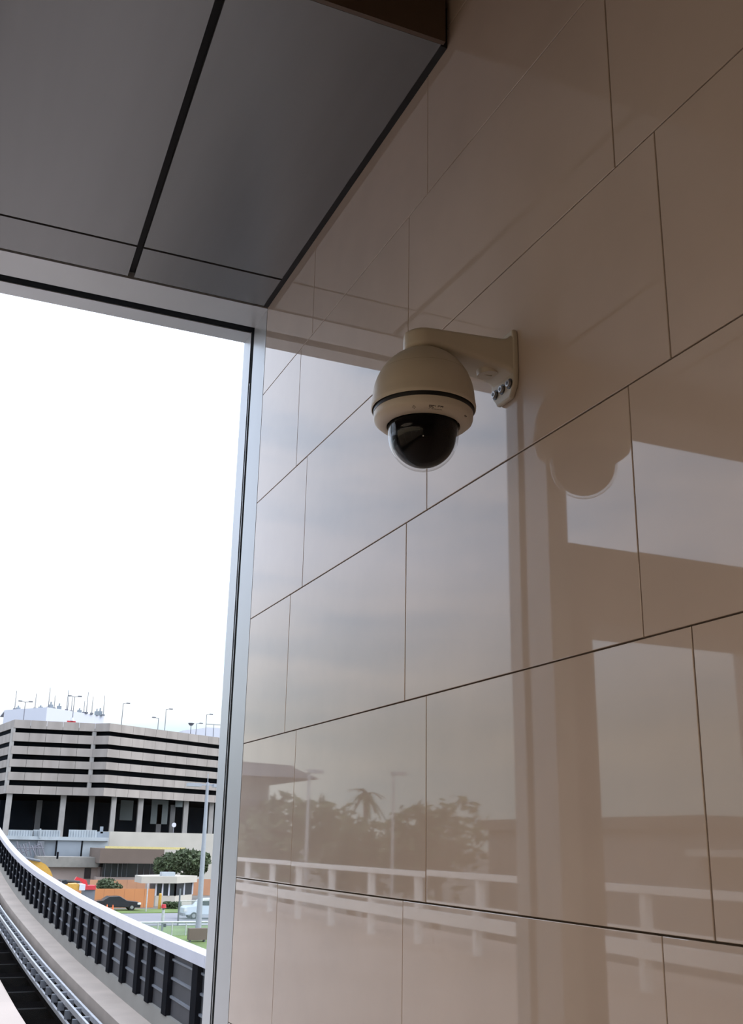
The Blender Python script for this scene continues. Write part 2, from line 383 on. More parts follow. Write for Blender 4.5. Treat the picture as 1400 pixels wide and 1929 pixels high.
for dx, dz in ((-.030, 2.549), (.001, 2.548), (.031, 2.547)):
    bx = PW+dx
    bo = obj('bolt', MB().cyl((bx, -1.0685, dz), (bx, -1.060, dz), .0085, .0075, n=18), 'steel', dc)
    obj('bolt_socket', MB().cyl((bx, -1.0605, dz), (bx, -1.0594, dz), .0042, n=6), 'black', bo)
    obj('bolt_washer', MB().cyl((bx, -1.0675, dz), (bx, -1.0658, dz), .0115, n=20), 'black', bo)
def ell(r, h, z, a0, a1, n=14): return [(r*math.cos(math.radians(a0+(a1-a0)*i/n)), z+h*math.sin(math.radians(a0+(a1-a0)*i/n))) for i in range(n+1)]
prof = [(.099, 2.480), (.1085, 2.466), (.1105, 2.468), (.1110, 2.474), (.1095, 2.484)]+[(r, z) for r, z in ell(.1085, .120, 2.488, 3, 74, 20)]
prof += [(.026, 2.6045), (.0, 2.6050)]
ho = obj('housing', MB().lathe(prof, AX, 96), 'cream', dc, smooth=True, autosmooth=45)
zsm_ = 2.545; rs_ = .1085*math.sqrt(1-((zsm_-2.488)/.120)**2)
obj('seam_line', MB().lathe([(rs_+.0002, zsm_-.0004), (rs_+.0003, zsm_), (rs_-.0001, zsm_+.0004)], AX, 96), 'seam', ho, smooth=True)
obj('neck', MB().lathe([(.034, 2.598), (.034, 2.612), (0, 2.612)], AX, 40), 'cream', dc, smooth=True, autosmooth=40)
obj('gap_band', MB().lathe([(.1055, 2.478), (.1055, 2.458), (.09, 2.456)], AX, 80), 'black', dc, smooth=True, autosmooth=40)
ring = [(.098, 2.462), (.1040, 2.4605), (.1048, 2.458), (.1042, 2.446), (.1025, 2.441), (.094, 2.4335), (.0795, 2.4295), (.0770, 2.4300), (.0762, 2.436)]
ri = obj('trim_ring', MB().lathe(ring, AX, 96), 'cream2', dc, smooth=True, autosmooth=38)
bub = [(.0745, 2.4365), (.0740, 2.412)]+ell(.0737, .0755, 2.410, 0, -90, 20)
obj('clear_dome', MB().lathe(bub, AX, 80), 'dome', dc, smooth=True, recalc=True)
inn = [(.0715, 2.4360), (.0700, 2.412)]+ell(.0685, .0690, 2.411, 0, -90, 20)
ib = obj('smoked_liner', MB().lathe(inn, AX, 72), 'bubble_in', dc, smooth=True)
# lettering and emblem printed on the sloping underside of the trim ring
def rim_pt(ang, r):   # point just below the ring's sloping underside
    z = 2.4410+(r-.1025)*(2.4410-2.4335)/(.1025-.094)
    if r < .094: z = 2.4335+(r-.094)*(2.4335-2.4295)/(.094-.0795)
    return Vector((AX[0]+r*math.cos(ang), AX[1]+r*math.sin(ang), z-.0004))
face = math.atan2(-AX[1], -AX[0])
GL = {'P': ([0,0,0,1],[0,1,.9,1],[.9,1,.9,.52],[.9,.52,0,.5]), 'E': ([.9,1,0,1],[0,1,0,0],[0,0,.9,0],[0,.5,.75,.5]),
      'L': ([0,1,0,0],[0,0,.9,0]), 'C': ([.95,1,0,1],[0,1,0,0],[0,0,.95,0]), 'O': ([0,0,0,1],[0,1,.95,1],[.95,1,.95,0],[.95,0,0,0])}
let = MB(); x0 = .012
for ch in 'PELCO':
    for (a, b, c2, d2) in GL[ch]:
        p0 = (x0+a*.0042, b*.0062+.0004); p1 = (x0+c2*.0042, d2*.0062+.0004)
        dx, dy = p1[0]-p0[0], p1[1]-p0[1]; ln = math.hypot(dx, dy); nx, ny = -dy/ln*.00065, dx/ln*.00065
        ex, ey = dx/ln*.0005, dy/ln*.0005
        q = [(p0[0]+nx-ex, p0[1]+ny-ey), (p1[0]+nx+ex, p1[1]+ny+ey), (p1[0]-nx+ex, p1[1]-ny+ey), (p0[0]-nx-ex, p0[1]-ny-ey)]
        # text runs to the viewer's right, tops towards the outer rim
        w = [rim_pt(face+u/.097, .0925+v) for u, v in q]
        let.add(w, [(0, 1, 2, 3)])
    x0 += .0060
obj('brand_lettering', let, 'ink', ri, recalc=False)
em = MB()
for k in range(4):
    for (u, v, s) in (((-.019, .0035, .0040)),):
        a0, a1 = math.pi/2*k, math.pi/2*(k+1)
        p = [(u+s*math.cos(a0), v+s*math.sin(a0)), (u+s*math.cos(a1), v+s*math.sin(a1)), (u+s*.45*math.cos(a1), v+s*.45*math.sin(a1)), (u+s*.45*math.cos(a0), v+s*.45*math.sin(a0))]
        em.add([rim_pt(face+x/.097, .0925+y) for x, y in p], [(0, 1, 2, 3)])
obj('ring_emblem', em, 'inkgrey', ri, recalc=False)
vt = MB()
for dang in (1.05,):
    for k in range(2):
        a = face+dang+k*.05
        w = [rim_pt(a+u, .0965+v) for u, v in ((0, 0), (.035, .0), (.035, .0022), (0, .0022))]
        vt.add(w, [(0, 1, 2, 3)])
obj('vent_slot', vt, 'ink', ri, recalc=False)
# module inside the dome: lens barrel seen faintly through the liner
lv = Vector((EYE.x-AX[0], EYE.y-AX[1], EYE.z-2.411)).normalized()
lc = Vector((AX[0], AX[1], 2.411))
lb_ = obj('lens', MB().cyl(lc+lv*.060, lc+lv*.0690, .016, .014, n=24), 'bubble_in', dc)
obj('lens_glint', MB().cyl(lc+lv*.0688, lc+lv*.0694, .0016, .0012, n=10), 'lens', lb_)  # white dot painted in for the glint on the lens

# ================================================================== GUIDEWAY OUTSIDE
CAPX = [4.2, 15.3, 17.1, 19.7, 23.0, 26.7, 31.9, 36.0, 40.4, 44.0, 47.9, 52.5, 60.0]
CAPZ = [.07, .079, .083, .096, .143, .204, .369, .508, .708, .936, 1.231, 1.654, 2.45]
def zc(x):
    for i in range(len(CAPX)-1):
        if x <= CAPX[i+1]:
            t = (x-CAPX[i])/(CAPX[i+1]-CAPX[i]); return CAPZ[i]+t*(CAPZ[i+1]-CAPZ[i])
    return CAPZ[-1]
def zsm(x): return (zc(x-1.5)+zc(x)+zc(x+1.5)+zc(x-.7)+zc(x+.7))/5
XS = [4.3+i*1.0 for i in range(55)]
def ribbon(y0, y1, d0, d1, xs=XS):    # bar following the grade, between depths d0 (top) and d1 below the cap line
    secs = [[(x, y0, zsm(x)-d0), (x, y1, zsm(x)-d0), (x, y1, zsm(x)-d1), (x, y0, zsm(x)-d1)] for x in xs]
    return MB().sweep(secs)
GH = 1.30
gway = thing('guideway', (20, -3, -2.6), 'concrete people mover guideway with two running beams below the barrier', 'track')
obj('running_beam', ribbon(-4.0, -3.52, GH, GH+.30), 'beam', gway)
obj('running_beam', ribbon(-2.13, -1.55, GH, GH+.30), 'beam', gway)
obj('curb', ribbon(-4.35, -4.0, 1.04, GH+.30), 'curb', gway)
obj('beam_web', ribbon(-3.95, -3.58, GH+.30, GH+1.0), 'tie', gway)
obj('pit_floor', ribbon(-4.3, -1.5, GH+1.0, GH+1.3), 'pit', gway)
tie_me = None
for i in range(24):
    x = 8.0+i*2.1; z = zsm(x)-GH-.42
    if tie_me is None:
        t = obj('cross_tie', B(x-.09, x+.09, -3.5, -2.2, z-.18, z), 'tie', gway); tie_me = t.data; tx0, tz0 = x, z
    else:
        t = bpy.data.objects.new('cross_tie', tie_me); COL.objects.link(t); t.parent = gway; t.location = (x-tx0, 0, z-tz0)
prail = thing('power_rail', (20, -3.1, -1.5), 'pale ladder-like power rail running along the middle of the guideway', 'rail')
obj('rail', ribbon(-3.25, -3.205, GH-.02, GH+.07), 'rail', prail)
obj('rail', ribbon(-3.055, -3.015, GH-.02, GH+.07), 'rail', prail)
obj('rail', ribbon(-2.97, -2.93, GH+.20, GH+.27), 'rail', prail)
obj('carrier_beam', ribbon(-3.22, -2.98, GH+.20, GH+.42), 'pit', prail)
br_me = None
for i in range(46):
    x = 9.0+i*.92; z = zsm(x)-GH
    if br_me is None:
        t = obj('bracket', MB().box(x-.07, x+.07, -3.21, -3.05, z-.14, z-.03).box(x-.04, x+.04, -3.05, -2.94, z-.26, z-.06), 'greyd', prail); br_me = t.data; bx0, bz0 = x, z
    else:
        t = bpy.data.objects.new('bracket', br_me); COL.objects.link(t); t.parent = prail; t.location = (x-bx0, 0, z-bz0)
fence = thing('guideway_barrier', (20, -4.05, -1.0), 'dark panelled barrier with white capping along the guideway', 'barrier')
px = [15.41-1.32*3, 15.41-1.32*2, 15.41-1.32, 15.41, 17.17, 18.47, 19.46, 20.80, 22.21]
while px[-1] < 58: px.append(px[-1]+1.34)
post_me = panel_me = None
for i, x in enumerate(px):
    z = zsm(x)-1.05
    if post_me is None:
        t = obj('post', B(x-.15, x+.15, -4.10, -3.98, z, z+1.02), 'postb', fence); post_me = t.data; fx0, fz0 = x, z
    else:
        t = bpy.data.objects.new('post', post_me); COL.objects.link(t); t.parent = fence; t.location = (x-fx0, 0, z-fz0)
for a, b in zip(px, px[1:]):
    za, zb = zsm(a)-1.05, zsm(b)-1.05; y0, y1 = -4.09, -4.06
    mb = MB().hexa([(a+.15,y0,za),(b-.15,y0,zb),(b-.15,y1,za*0+zb),(a+.15,y1,za)], [(a+.15,y0,za+1.02),(b-.15,y0,zb+1.02),(b-.15,y1,zb+1.02),(a+.15,y1,za+1.02)])
    pn = obj('panel', mb, 'panelg', fence)
    for hgt in (.24, .50, .76):
        r = MB().hexa([(a+.15,-4.06,za+hgt),(b-.15,-4.06,zb+hgt),(b-.15,-4.03,zb+hgt+.015),(a+.15,-4.03,za+hgt+.015)], [(a+.15,-4.06,za+hgt+.05),(b-.15,-4.06,zb+hgt+.05),(b-.15,-4.03,zb+hgt+.045),(a+.15,-4.03,za+hgt+.045)])
        obj('rib', r, 'greyd', pn)
x = px[0]
while x < 56:
    x1 = x+3.3; xs = [x+.006+(x1-x-.012)*i/4 for i in range(5)]
    obj('cap', ribbon(-4.16, -3.93, -.02, .135, xs), 'capw', fence); x = x1

# ================================================================== GROUND, ROADS
GZ = -5.9
put(obj('ground', B(-300, 900, -700, 700, GZ-.5, GZ), 'ground'), 'bare yard ground beyond the guideway', kind='structure')
put(obj('lawn', B(70, 98, -60, -8, GZ, GZ+.05), 'grass'), 'green lawn strip before the road', kind='structure')
put(obj('road', B(99, 114.5, -90, 40, GZ, GZ+.04), 'road'), 'grey asphalt road crossing the yard', kind='structure')
put(obj('verge', B(115, 121, -80, 0, GZ, GZ+.06), 'grass'), 'narrow grass verge along the hoarding', kind='structure')

# ================================================================== PARKING GARAGE
ga = thing('parking_garage', (240, -40, GZ), 'large concrete parking garage with stacked horizontal parapet bands', 'building')
FP = [(300, -9.0), (249.5, -16.1), (235.3, -18.1), (233.4, -34.7), (231.0, -37.4), (249.3, -66.5), (266, -93)]
FP = [FP[0], FP[2], FP[3], FP[4], FP[5], FP[6]]
bands = [(25.0, 23.27), (22.34, 20.54), (19.57, 17.89), (16.85, 15.28), (14.2, 12.58), (11.5, 9.83)]
def inset(p, d): return (p[0]+d, p[1])
for (a, b) in zip(FP, FP[1:]):
    va, vb = Vector((a[0], a[1], 0)), Vector((b[0], b[1], 0)); L = (vb-va).length
    n = max(1, round(L/3.3)); dirv = (vb-va)/L; nor = Vector((-dirv.y, dirv.x, 0))
    if nor.x < 0: nor = -nor                       # pointing into the building
    for i in range(n):
        p = va+dirv*(L*i/n+.03); q = va+dirv*(L*(i+1)/n-.03)
        if p.y < -80 and q.y < -80: continue
        for zt, zb in bands:
            pi, qi = p+nor*.25, q+nor*.25
            obj('parapet_panel', MB().hexa([(p.x,p.y,zb),(q.x,q.y,zb),(qi.x,qi.y,zb),(pi.x,pi.y,zb)], [(p.x,p.y,zt),(q.x,q.y,zt),(qi.x,qi.y,zt),(pi.x,pi.y,zt)]), 'conc', ga)
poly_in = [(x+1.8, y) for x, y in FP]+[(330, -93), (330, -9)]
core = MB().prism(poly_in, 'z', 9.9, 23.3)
obj('deck_shade_core', core, 'deepin', ga)
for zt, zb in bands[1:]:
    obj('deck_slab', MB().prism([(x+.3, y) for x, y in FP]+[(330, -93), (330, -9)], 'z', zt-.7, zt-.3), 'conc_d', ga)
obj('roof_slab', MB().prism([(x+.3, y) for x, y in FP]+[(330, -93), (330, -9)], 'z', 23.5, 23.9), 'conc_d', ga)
obj('ground_shade_core', MB().prism([(x+11, y) for x, y in FP]+[(330, -93), (330, -9)], 'z', GZ, 8.8), 'deepin', ga)
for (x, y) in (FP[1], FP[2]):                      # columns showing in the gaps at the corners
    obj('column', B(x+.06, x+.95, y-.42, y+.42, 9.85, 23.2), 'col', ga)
for (cx_, cy_) in ((14, 1535), (117, 1535), (171, 1535), (213, 1535), (264, 1535), (350, 1535), (398, 1535)):
    X = 235.6 if cx_ < 200 else 233.5+(cx_-207)*.09
    p = sight(cx_, cy_, X); w = .55 if cx_ not in (213,) else .5
    obj('column', B(X, X+1.0, p.y-w, p.y+w, GZ, 9.85), 'col', ga)
for cx_, X in ((72, 243), (300, 246), (325, 246)):
    p = sight(cx_, 1540, X); obj('inner_column', B(X, X+.9, p.y-.55, p.y+.55, GZ, 8.9), 'conc_d', ga)
for (xa, xb, ya, yb, X) in ((225, 252, 1508, 1545, 246), (283, 318, 1506, 1552, 246), (330, 345, 1503, 1520, 245)):
    a, b = sight(xa, yb, X), sight(xb, ya, X); obj('wall_infill', B(X, X+.3, a.y, b.y, a.z, b.z), 'greenpan', ga)
# penthouse
ph = thing('penthouse', (262, -25, 24), 'white plant room on the garage roof', 'building')
a, b, c3 = sight(6, 1358, 268), sight(86, 1358, 256), sight(195, 1360, 268)
zt = sight(86, 1332, 256).z
obj('wall_panel', MB().hexa([(a.x,a.y,23.9),(b.x,b.y,23.9),(b.x+.3,b.y,23.9),(a.x+.3,a.y,23.9)], [(a.x,a.y,zt),(b.x,b.y,zt),(b.x+.3,b.y,zt),(a.x+.3,a.y,zt)]), 'white', ph)
obj('wall_panel', MB().hexa([(b.x,b.y,23.9),(c3.x,c3.y,23.9),(c3.x+.3,c3.y,23.9),(b.x+.3,b.y,23.9)], [(b.x,b.y,zt),(c3.x,c3.y,zt),(c3.x+.3,c3.y,zt),(b.x+.3,b.y,zt)]), 'white', ph)
obj('roof', MB().prism([(a.x+.2,a.y),(b.x+.2,b.y),(c3.x+.2,c3.y),(c3.x+14,c3.y),(a.x+14,a.y)], 'z', zt-.3, zt-.02), 'white', ph)
def mast(name, pxb, pyt, X, z0, label, cat, group=None, r=.10, arms=None):
    p = sight(pxb, 1340, X); zt_ = sight(pxb, pyt, X).z
    if not arms:
        o = obj(name, MB().cyl((X, p.y, z0), (X, p.y, zt_), r, r*.6, n=6).box(X-.35, X+.35, p.y-.35, p.y+.35, z0, z0+.35), 'thin'); put(o, label, cat, group); return
    t = thing(name, (X, p.y, z0), label, cat, group)
    obj('pole', MB().cyl((X, p.y, z0), (X, p.y, zt_), r*1.6, r*1.2, n=8), 'thin', t)
    for s in arms:
        ar_ = obj('arm', MB().cyl((X, p.y, zt_-.1), (X, p.y+s*.8, zt_+.12), r, n=6), 'thin', t)
        obj('lamp_head', MB().box(X-.25, X+.25, p.y+s*.7, p.y+s*1.5, zt_+.0, zt_+.22), 'thin', ar_)
ant = [(27, 1301, 266), (65, 1306, 262), (90, 1295, 258), (101, 1310, 259), (125, 1300, 261), (127, 1309, 264), (134, 1312, 263), (158, 1320, 264), (163, 1304, 264), (173, 1312, 265), (195, 1310, 267)]
for i, (x_, y_, X_) in enumerate(ant):
    mast('antenna', x_, y_, X_, zt, 'thin grey antenna rod on the white plant room roof, %s from the left' % ORDN[i], 'antenna', 'antennas on the plant room')
for i, (x_, h_, X_) in enumerate(((34, .9, 266), (76, .7, 260), (95, 1.3, 258), (111, 1.2, 259), (150, .9, 263), (183, 1.3, 266), (189, 1.6, 267))):
    p = sight(x_, 1340, X_)
    put(obj('roof_unit', MB().box(X_, X_+.9, p.y-.5, p.y+.5, zt, zt+h_*.7).cyl((X_+.4, p.y, zt+h_*.6), (X_+.4, p.y, zt+h_*1.2), .18, n=8), 'grey'),
        'small grey vent box on the white plant room roof, %s from the left' % ORDN[i], 'vent', 'vents on the plant room')
lam = [(46, 1322, 237, (1, -1), 'double-headed lamp post at the left end of the garage roof'), (138, 1312, 237, (1, -1), 'double-headed lamp post in front of the white plant room'),
       (231, 1325, 236, (-1,), 'lamp post at the corner of the garage roof, right of the antennas'), (300, 1353, 241, (1,), 'short lamp post on the garage roof'),
       (313, 1336, 242, (-1,), 'tall lamp post beside the short one on the garage roof'), (390, 1346, 249, (-1,), 'rightmost tall lamp post on the garage roof'),
       (372, 1363, 248, (-1,), 'small lamp post by the white roof shed at right')]
for x_, y_, X_, arms_, lb in lam:
    mast('roof_lamp_post', x_, y_, X_, 23.9, lb, 'lamp post', 'lamp posts on the garage roof', r=.06, arms=arms_)
p = sight(135, 1356, 234.9)
t = thing('warning_marker', (234.9, p.y, 24.9), 'red and white marker on the garage parapet', 'marker')
obj('base', B(234.9, 235.3, p.y-.9, p.y+.9, 25.0, 25.4), 'red', t); obj('shade', MB().cyl((235.1, p.y-.1, 25.4), (235.1, p.y-.1, 26.1), .45, .3, n=10), 'white', t)
p0, p1 = sight(388, 1372, 262), sight(430, 1372, 262)
sh = thing('roof_shed', (262, p0.y-3, 24), 'low white shed at the right end of the garage roof', 'shed')
obj('shed_body', B(262, 270, p0.y, p1.y-4, 23.9, sight(388, 1370, 262).z), 'white', sh)
obj('shed_rail', MB().cyl((262, p0.y, sight(388, 1364, 262).z), (262, p1.y, sight(388, 1364, 262).z), .08, n=6).cyl((262, p0.y-2, 24), (262, p0.y-2, sight(388, 1364, 262).z), .08, n=6), 'thin', sh)
p2 = sight(345, 1374, 262)
put(obj('roof_ramp', MB().hexa([(262,p2.y,23.9),(262,p0.y,23.9),(268,p0.y,23.9),(268,p2.y,23.9)], [(262,p2.y,sight(345,1376,262).z),(262,p0.y,sight(388,1371,262).z),(268,p0.y,sight(388,1371,262).z),(268,p2.y,sight(345,1376,262).z)]), 'white'), 'sloping white ramp roof beside the roof shed', 'ramp')
p = sight(360, 1366, 258)
put(obj('satellite_dish', MB().lathe([(0, p.z-.2), (.5, p.z), (.8, p.z+.5)], (258, p.y), 12).cyl((258, p.y, 24), (258, p.y, p.z-.1), .1, n=6), 'thin'), 'small dark dish on the garage roof', 'dish')

# ================================================================== YARD BUILDINGS
def wbox(name, x0, y0, x1, y1, X, depth, m, parent=None, **k):
    a, b = sight(x0, y1, X), sight(x1, y0, X)
    zb = k.pop('zb', None)
    return obj(name, B(X, X+depth, a.y, b.y, a.z if zb is None else zb, b.z), m, parent, **k)
def loc(x0, x1, X): return (X, sight((x0+x1)/2, 1650, X).y, GZ)
ct = thing('cooling_plant', loc(15, 205, 176), 'grey-blue cooling plant with louvred screens in front of the garage', 'plant')
for (x0, x1) in ((16, 62), (63, 114), (131, 183)):
    s_ = wbox('screen', x0, 1564, x1, 1578, 177, 1.5, 'greyl', ct)
    n_ = int((x1-x0)/5)
    for i in range(n_):
        wbox('screen_rib', x0+2+i*5, 1564.5, x0+3.2+i*5, 1577.5, 176.9, .12, 'grey', s_)
wbox('ledge', 12, 1578, 205, 1581, 176.2, 3, 'greyl', ct)
wbox('tank_wall', 15, 1581, 106, 1615, 177, 8, 'grey', ct, zb=GZ)
wbox('tank_wall', 106, 1581, 154, 1615, 176.5, 8, 'grey', ct, zb=GZ)
wbox('tank_wall', 154, 1581, 204, 1615, 176.8, 8, 'greyl', ct, zb=GZ)
pipe = MB()
for i in range(9):
    p = sight(32+i*5.5, 1585+(i*7) % 9, 174); q = sight(34+i*5.5+(i % 3)*3, 1612, 174)
    pipe.cyl(p, q, .11, n=6)
pipe.cyl(sight(28, 1612, 174), sight(78, 1590, 174), .1, n=6).cyl(sight(30, 1597, 174), sight(82, 1597, 174), .1, n=6)
obj('pipework', pipe, 'thin', ct)
wbox('dark_bay', 68, 1584, 84, 1612, 176.4, .8, 'greyd', ct)
wbox('vent_stack', 74, 1561, 78, 1579, 176, .8, 'greyl', ct)
wbox('vent_stack', 189, 1557, 195, 1570, 182, .8, 'grey', ct); wbox('vent_base', 184, 1567, 206, 1580, 182, 3, 'grey', ct)
put(wbox('retaining_wall', 205, 1571, 420, 1596, 186, 12, 'beige', zb=GZ), 'long pale beige wall below the garage columns', 'wall')
put(wbox('guard_rail', 198, 1596.5, 350, 1599, 166.5, .2, 'ytape', zb=sight(310, 1600, 166).z), 'thin yellow guard rail along the brown building roof', 'rail')
wp = thing('white_sign', loc(327, 331, 184), 'round white sign on a thin pole before the garage columns', 'sign')
p = sight(328, 1554, 187); obj('disc', MB().cyl((187, p.y, p.z), (187.1, p.y, p.z), .38, n=20), 'white', wp); obj('pole', MB().cyl((187.2, p.y, sight(328, 1571, 186).z-.02), (187.2, p.y, p.z), .06, n=6), 'thin', wp)
bb = thing('brown_building', loc(187, 300, 166), 'low brown building with a deep overhang and dark glazing', 'building')
wbox('fascia', 187, 1600, 310, 1626, 166, 10, 'brownb', bb)
wbox('glazing', 192, 1626, 300, 1653, 169, 6, 'dglass', bb, zb=GZ)
for x_ in (197, 209, 221, 229, 238, 258, 270, 282):
    wbox('mullion', x_, 1627, x_+1.4, 1653, 168.9, .12, 'greyl' if x_ in (221, 258) else 'greyd', bb)
wbox('plinth', 180, 1653, 300, 1660, 168, 2, 'brownl', bb, zb=GZ)
pw = thing('loading_block', loc(80, 196, 171), 'pinkish-brown block with a concrete band and small door', 'building')
wbox('band', 70, 1615, 187, 1633, 170, 5.5, 'curb', pw); wbox('wall_face', 70, 1633, 184, 1665, 171, 4.5, 'brownl', pw, zb=GZ)
wbox('door', 158, 1635, 172, 1655, 170.9, .3, 'dglass', pw); wbox('wall_pier', 182, 1633, 190, 1656, 170.6, 2, 'brownl', pw, zb=GZ)
put(wbox('flue', 107, 1605, 111, 1616, 168, .5, 'postb', zb=sight(107, 1618, 168).z), 'short black flue above the concrete band', 'flue')

# hoardings: each sheet is a panel
def hoarding(x0, x1, y0, X, m, label, n):
    t = thing('hoarding', loc(x0, x1, X), label, 'fence')
    a, b = sight(x0, y0, X), sight(x1, y0, X)
    for i in range(n):
        ya = a.y+(b.y-a.y)*i/n; yb = a.y+(b.y-a.y)*(i+1)/n
        obj('hoarding_panel', B(X+(i % 2)*.02, X+.08, ya-.01, yb+.01, GZ, a.z), m, t)
hoarding(118, 292, 1674, 124.5, 'orange', 'bright orange construction hoarding behind the dark car', 9)
hoarding(170, 275, 1657, 150, 'orange2', 'faded orange hoarding further back below the brown building', 6)
hoarding(360, 420, 1656, 150, 'orange2', 'orange hoarding right of the guard booth', 3)

# guard booth
gb = thing('guard_booth', loc(290, 370, 126), 'small pale guard booth with flat overhanging roof', 'booth')
X = 126.0
a = sight(266, 1665, X); b = sight(333, 1665, X); c4 = sight(371, 1663, X+3.5)
zr0, zr1 = sight(300, 1664, X).z, sight(300, 1651, X).z
obj('roof', MB().prism([(X, a.y), (X, b.y), (X+3.5, c4.y), (X+6.5, c4.y+3.8), (X+4, a.y)], 'z', zr0, zr1), 'beige', gb)
wa, wb_ = sight(292, 1700, X+.6), sight(329, 1700, X+.6); wc = sight(361, 1700, X+3.8)
zs_ = sight(300, 1688, X).z
fpw = [(X+.6, wa.y), (X+.6, wb_.y), (X+3.8, wc.y), (X+5, wc.y+3.5), (X+4, wa.y)]
obj('wall_base', MB().prism(fpw, 'z', GZ, zs_), 'beige', gb)
obj('glazing', MB().prism([(x+.12, y+(.0)) for x, y in fpw], 'z', zs_, zr0), 'dglass', gb)
for (p_, q_, n_) in ((fpw[0], fpw[1], 3), (fpw[1], fpw[2], 2)):
    for i in range(n_+1):
        x_ = p_[0]+(q_[0]-p_[0])*i/n_; y_ = p_[1]+(q_[1]-p_[1])*i/n_
        obj('window_post', B(x_-.04, x_+.1, y_-.09, y_+.09, zs_, zr0), 'white', gb)
    xm, ym = (p_[0]+q_[0])/2, (p_[1]+q_[1])/2
obj('roof_unit', B(X+1, X+2.2, sight(305, 1650, X+1).y, sight(330, 1650, X+1).y, zr1, zr1+.45), 'greyl', gb)

# vehicles ------------------------------------------------------------
def car(name, X, yl, yr, zb, length, paint, label, cat, prof, wheels, wins, height_w=1.75):
    """side view: profile runs along Y from yl (rear, left) to yr"""
    t = thing(name, (X+.9, (yl+yr)/2, zb), label, cat)
    sg = (yr-yl)/length
    obj('body', MB().prism([(yl+u*sg, zb+h) for u, h in prof], 'x', X, X+height_w), paint, t, bevel=.06)
    for w in wins:
        obj('side_window', MB().prism([(yl+u*sg, zb+h) for u, h in w], 'x', X-.015, X+height_w+.015), 'dglass', t)
    for u in wheels:
        y = yl+u*sg
        for xx in (X-.02, X+height_w-.2):
            w_ = obj('wheel', MB().cyl((xx, y, zb+.33), (xx+.22, y, zb+.33), .33, n=18), 'tyre', t)
            obj('hub', MB().cyl((xx-.01, y, zb+.33), (xx+.23, y, zb+.33), .18, n=12), 'steel', w_)
    return t
sed = [(0, .35), (0, .85), (.12, 1.0), (.75, 1.05), (1.35, 1.42), (2.5, 1.46), (3.35, 1.0), (4.55, .88), (4.85, .70), (4.85, .30)]
p = sight(178, 1716, 119); q = sight(262, 1716, 119)
t = car('sedan', 118.4, p.y, q.y, GZ+.06, 4.85, 'carblk', 'dark saloon car parked in front of the orange hoarding', 'car', sed, (.9, 3.9),
    ([(.95, 1.06), (1.42, 1.36), (1.95, 1.39), (1.95, 1.04)], [(2.03, 1.04), (2.03, 1.39), (2.48, 1.39), (3.2, 1.02)]))
obj('headlamp', B(118.35, 118.9, q.y-.02, q.y+.35, GZ+.66, GZ+.86), 'lens', t); obj('number_plate', B(118.9, 119.5, q.y-.03, q.y+.02, GZ+.45, GZ+.60), 'lens', t)
tr = [(0, .40), (0, 1.05), (.30, 1.18), (1.25, 1.25), (1.75, 1.85), (3.6, 1.90), (3.9, 1.1), (5.2, 1.1), (5.2, .4)]
p = sight(344, 1732, 106); q_y = p.y-5.2
t = car('pickup', 105.5, p.y, q_y, GZ+.04, 5.2, 'carwht', 'white pickup truck on the road by the chain link gate', 'truck', tr, (.95, 4.2),
    ([(1.45, 1.27), (1.85, 1.76), (2.6, 1.78), (2.6, 1.25)], [(2.7, 1.25), (2.7, 1.78), (3.5, 1.8), (3.75, 1.25)]), 1.9)
obj('headlamp', B(105.42, 105.9, p.y-.25, p.y+.02, GZ+.75, GZ+1.0), 'lens', t)
obj('bumper', B(105.4, 107.4, p.y-.1, p.y+.12, GZ+.35, GZ+.6), 'greyd', t)
# white van behind lamp pole
# cones, bollard, posts
for i, (x_, X_) in enumerate(((201, 116.6), (212, 115.8))):
    p = sight(x_, 1714, X_); t = thing('traffic_cone', (X_, p.y, GZ+.06), 'orange traffic cone in front of the dark car, %s one' % ('left' if i == 0 else 'right'), 'cone', 'cones by the dark car')
    obj('base', B(X_-.2, X_+.2, p.y-.2, p.y+.2, GZ+.06, GZ+.11), 'cone', t); obj('cone_body', MB().cyl((X_, p.y, GZ+.11), (X_, p.y, GZ+.80), .16, .04, n=14), 'cone', t)
p = sight(300, 1713, 121.5); t = thing('bollard', (121.5, p.y, GZ), 'tall yellow bollard at the corner of the guard booth', 'bollard')
obj('post', MB().cyl((121.5, p.y, GZ), (121.5, p.y, GZ+1.55), .17, n=14), 'yellow', t); obj('top', MB().lathe([(.17, GZ+1.55), (.12, GZ+1.63), (0, GZ+1.66)], (121.5, p.y), 14), 'yellow', t)
p = sight(305, 1755, 93); t = thing('marker_post', (93, p.y, GZ), 'grey post with a red cap on the lawn', 'post')
obj('post', MB().cyl((93, p.y, GZ), (93, p.y, GZ+2.0), .09, n=10), 'greyd', t); obj('sleeve', MB().cyl((93, p.y, GZ+.7), (93, p.y, GZ+1.7), .13, n=10), 'rail', t)
obj('cap', MB().cyl((93, p.y, GZ+1.85), (93, p.y, GZ+2.15), .22, .18, n=12), 'red', t); obj('lower_clamp', B(92.9, 93.1, p.y-.3, p.y-.1, GZ+.35, GZ+.6), 'postb', t)
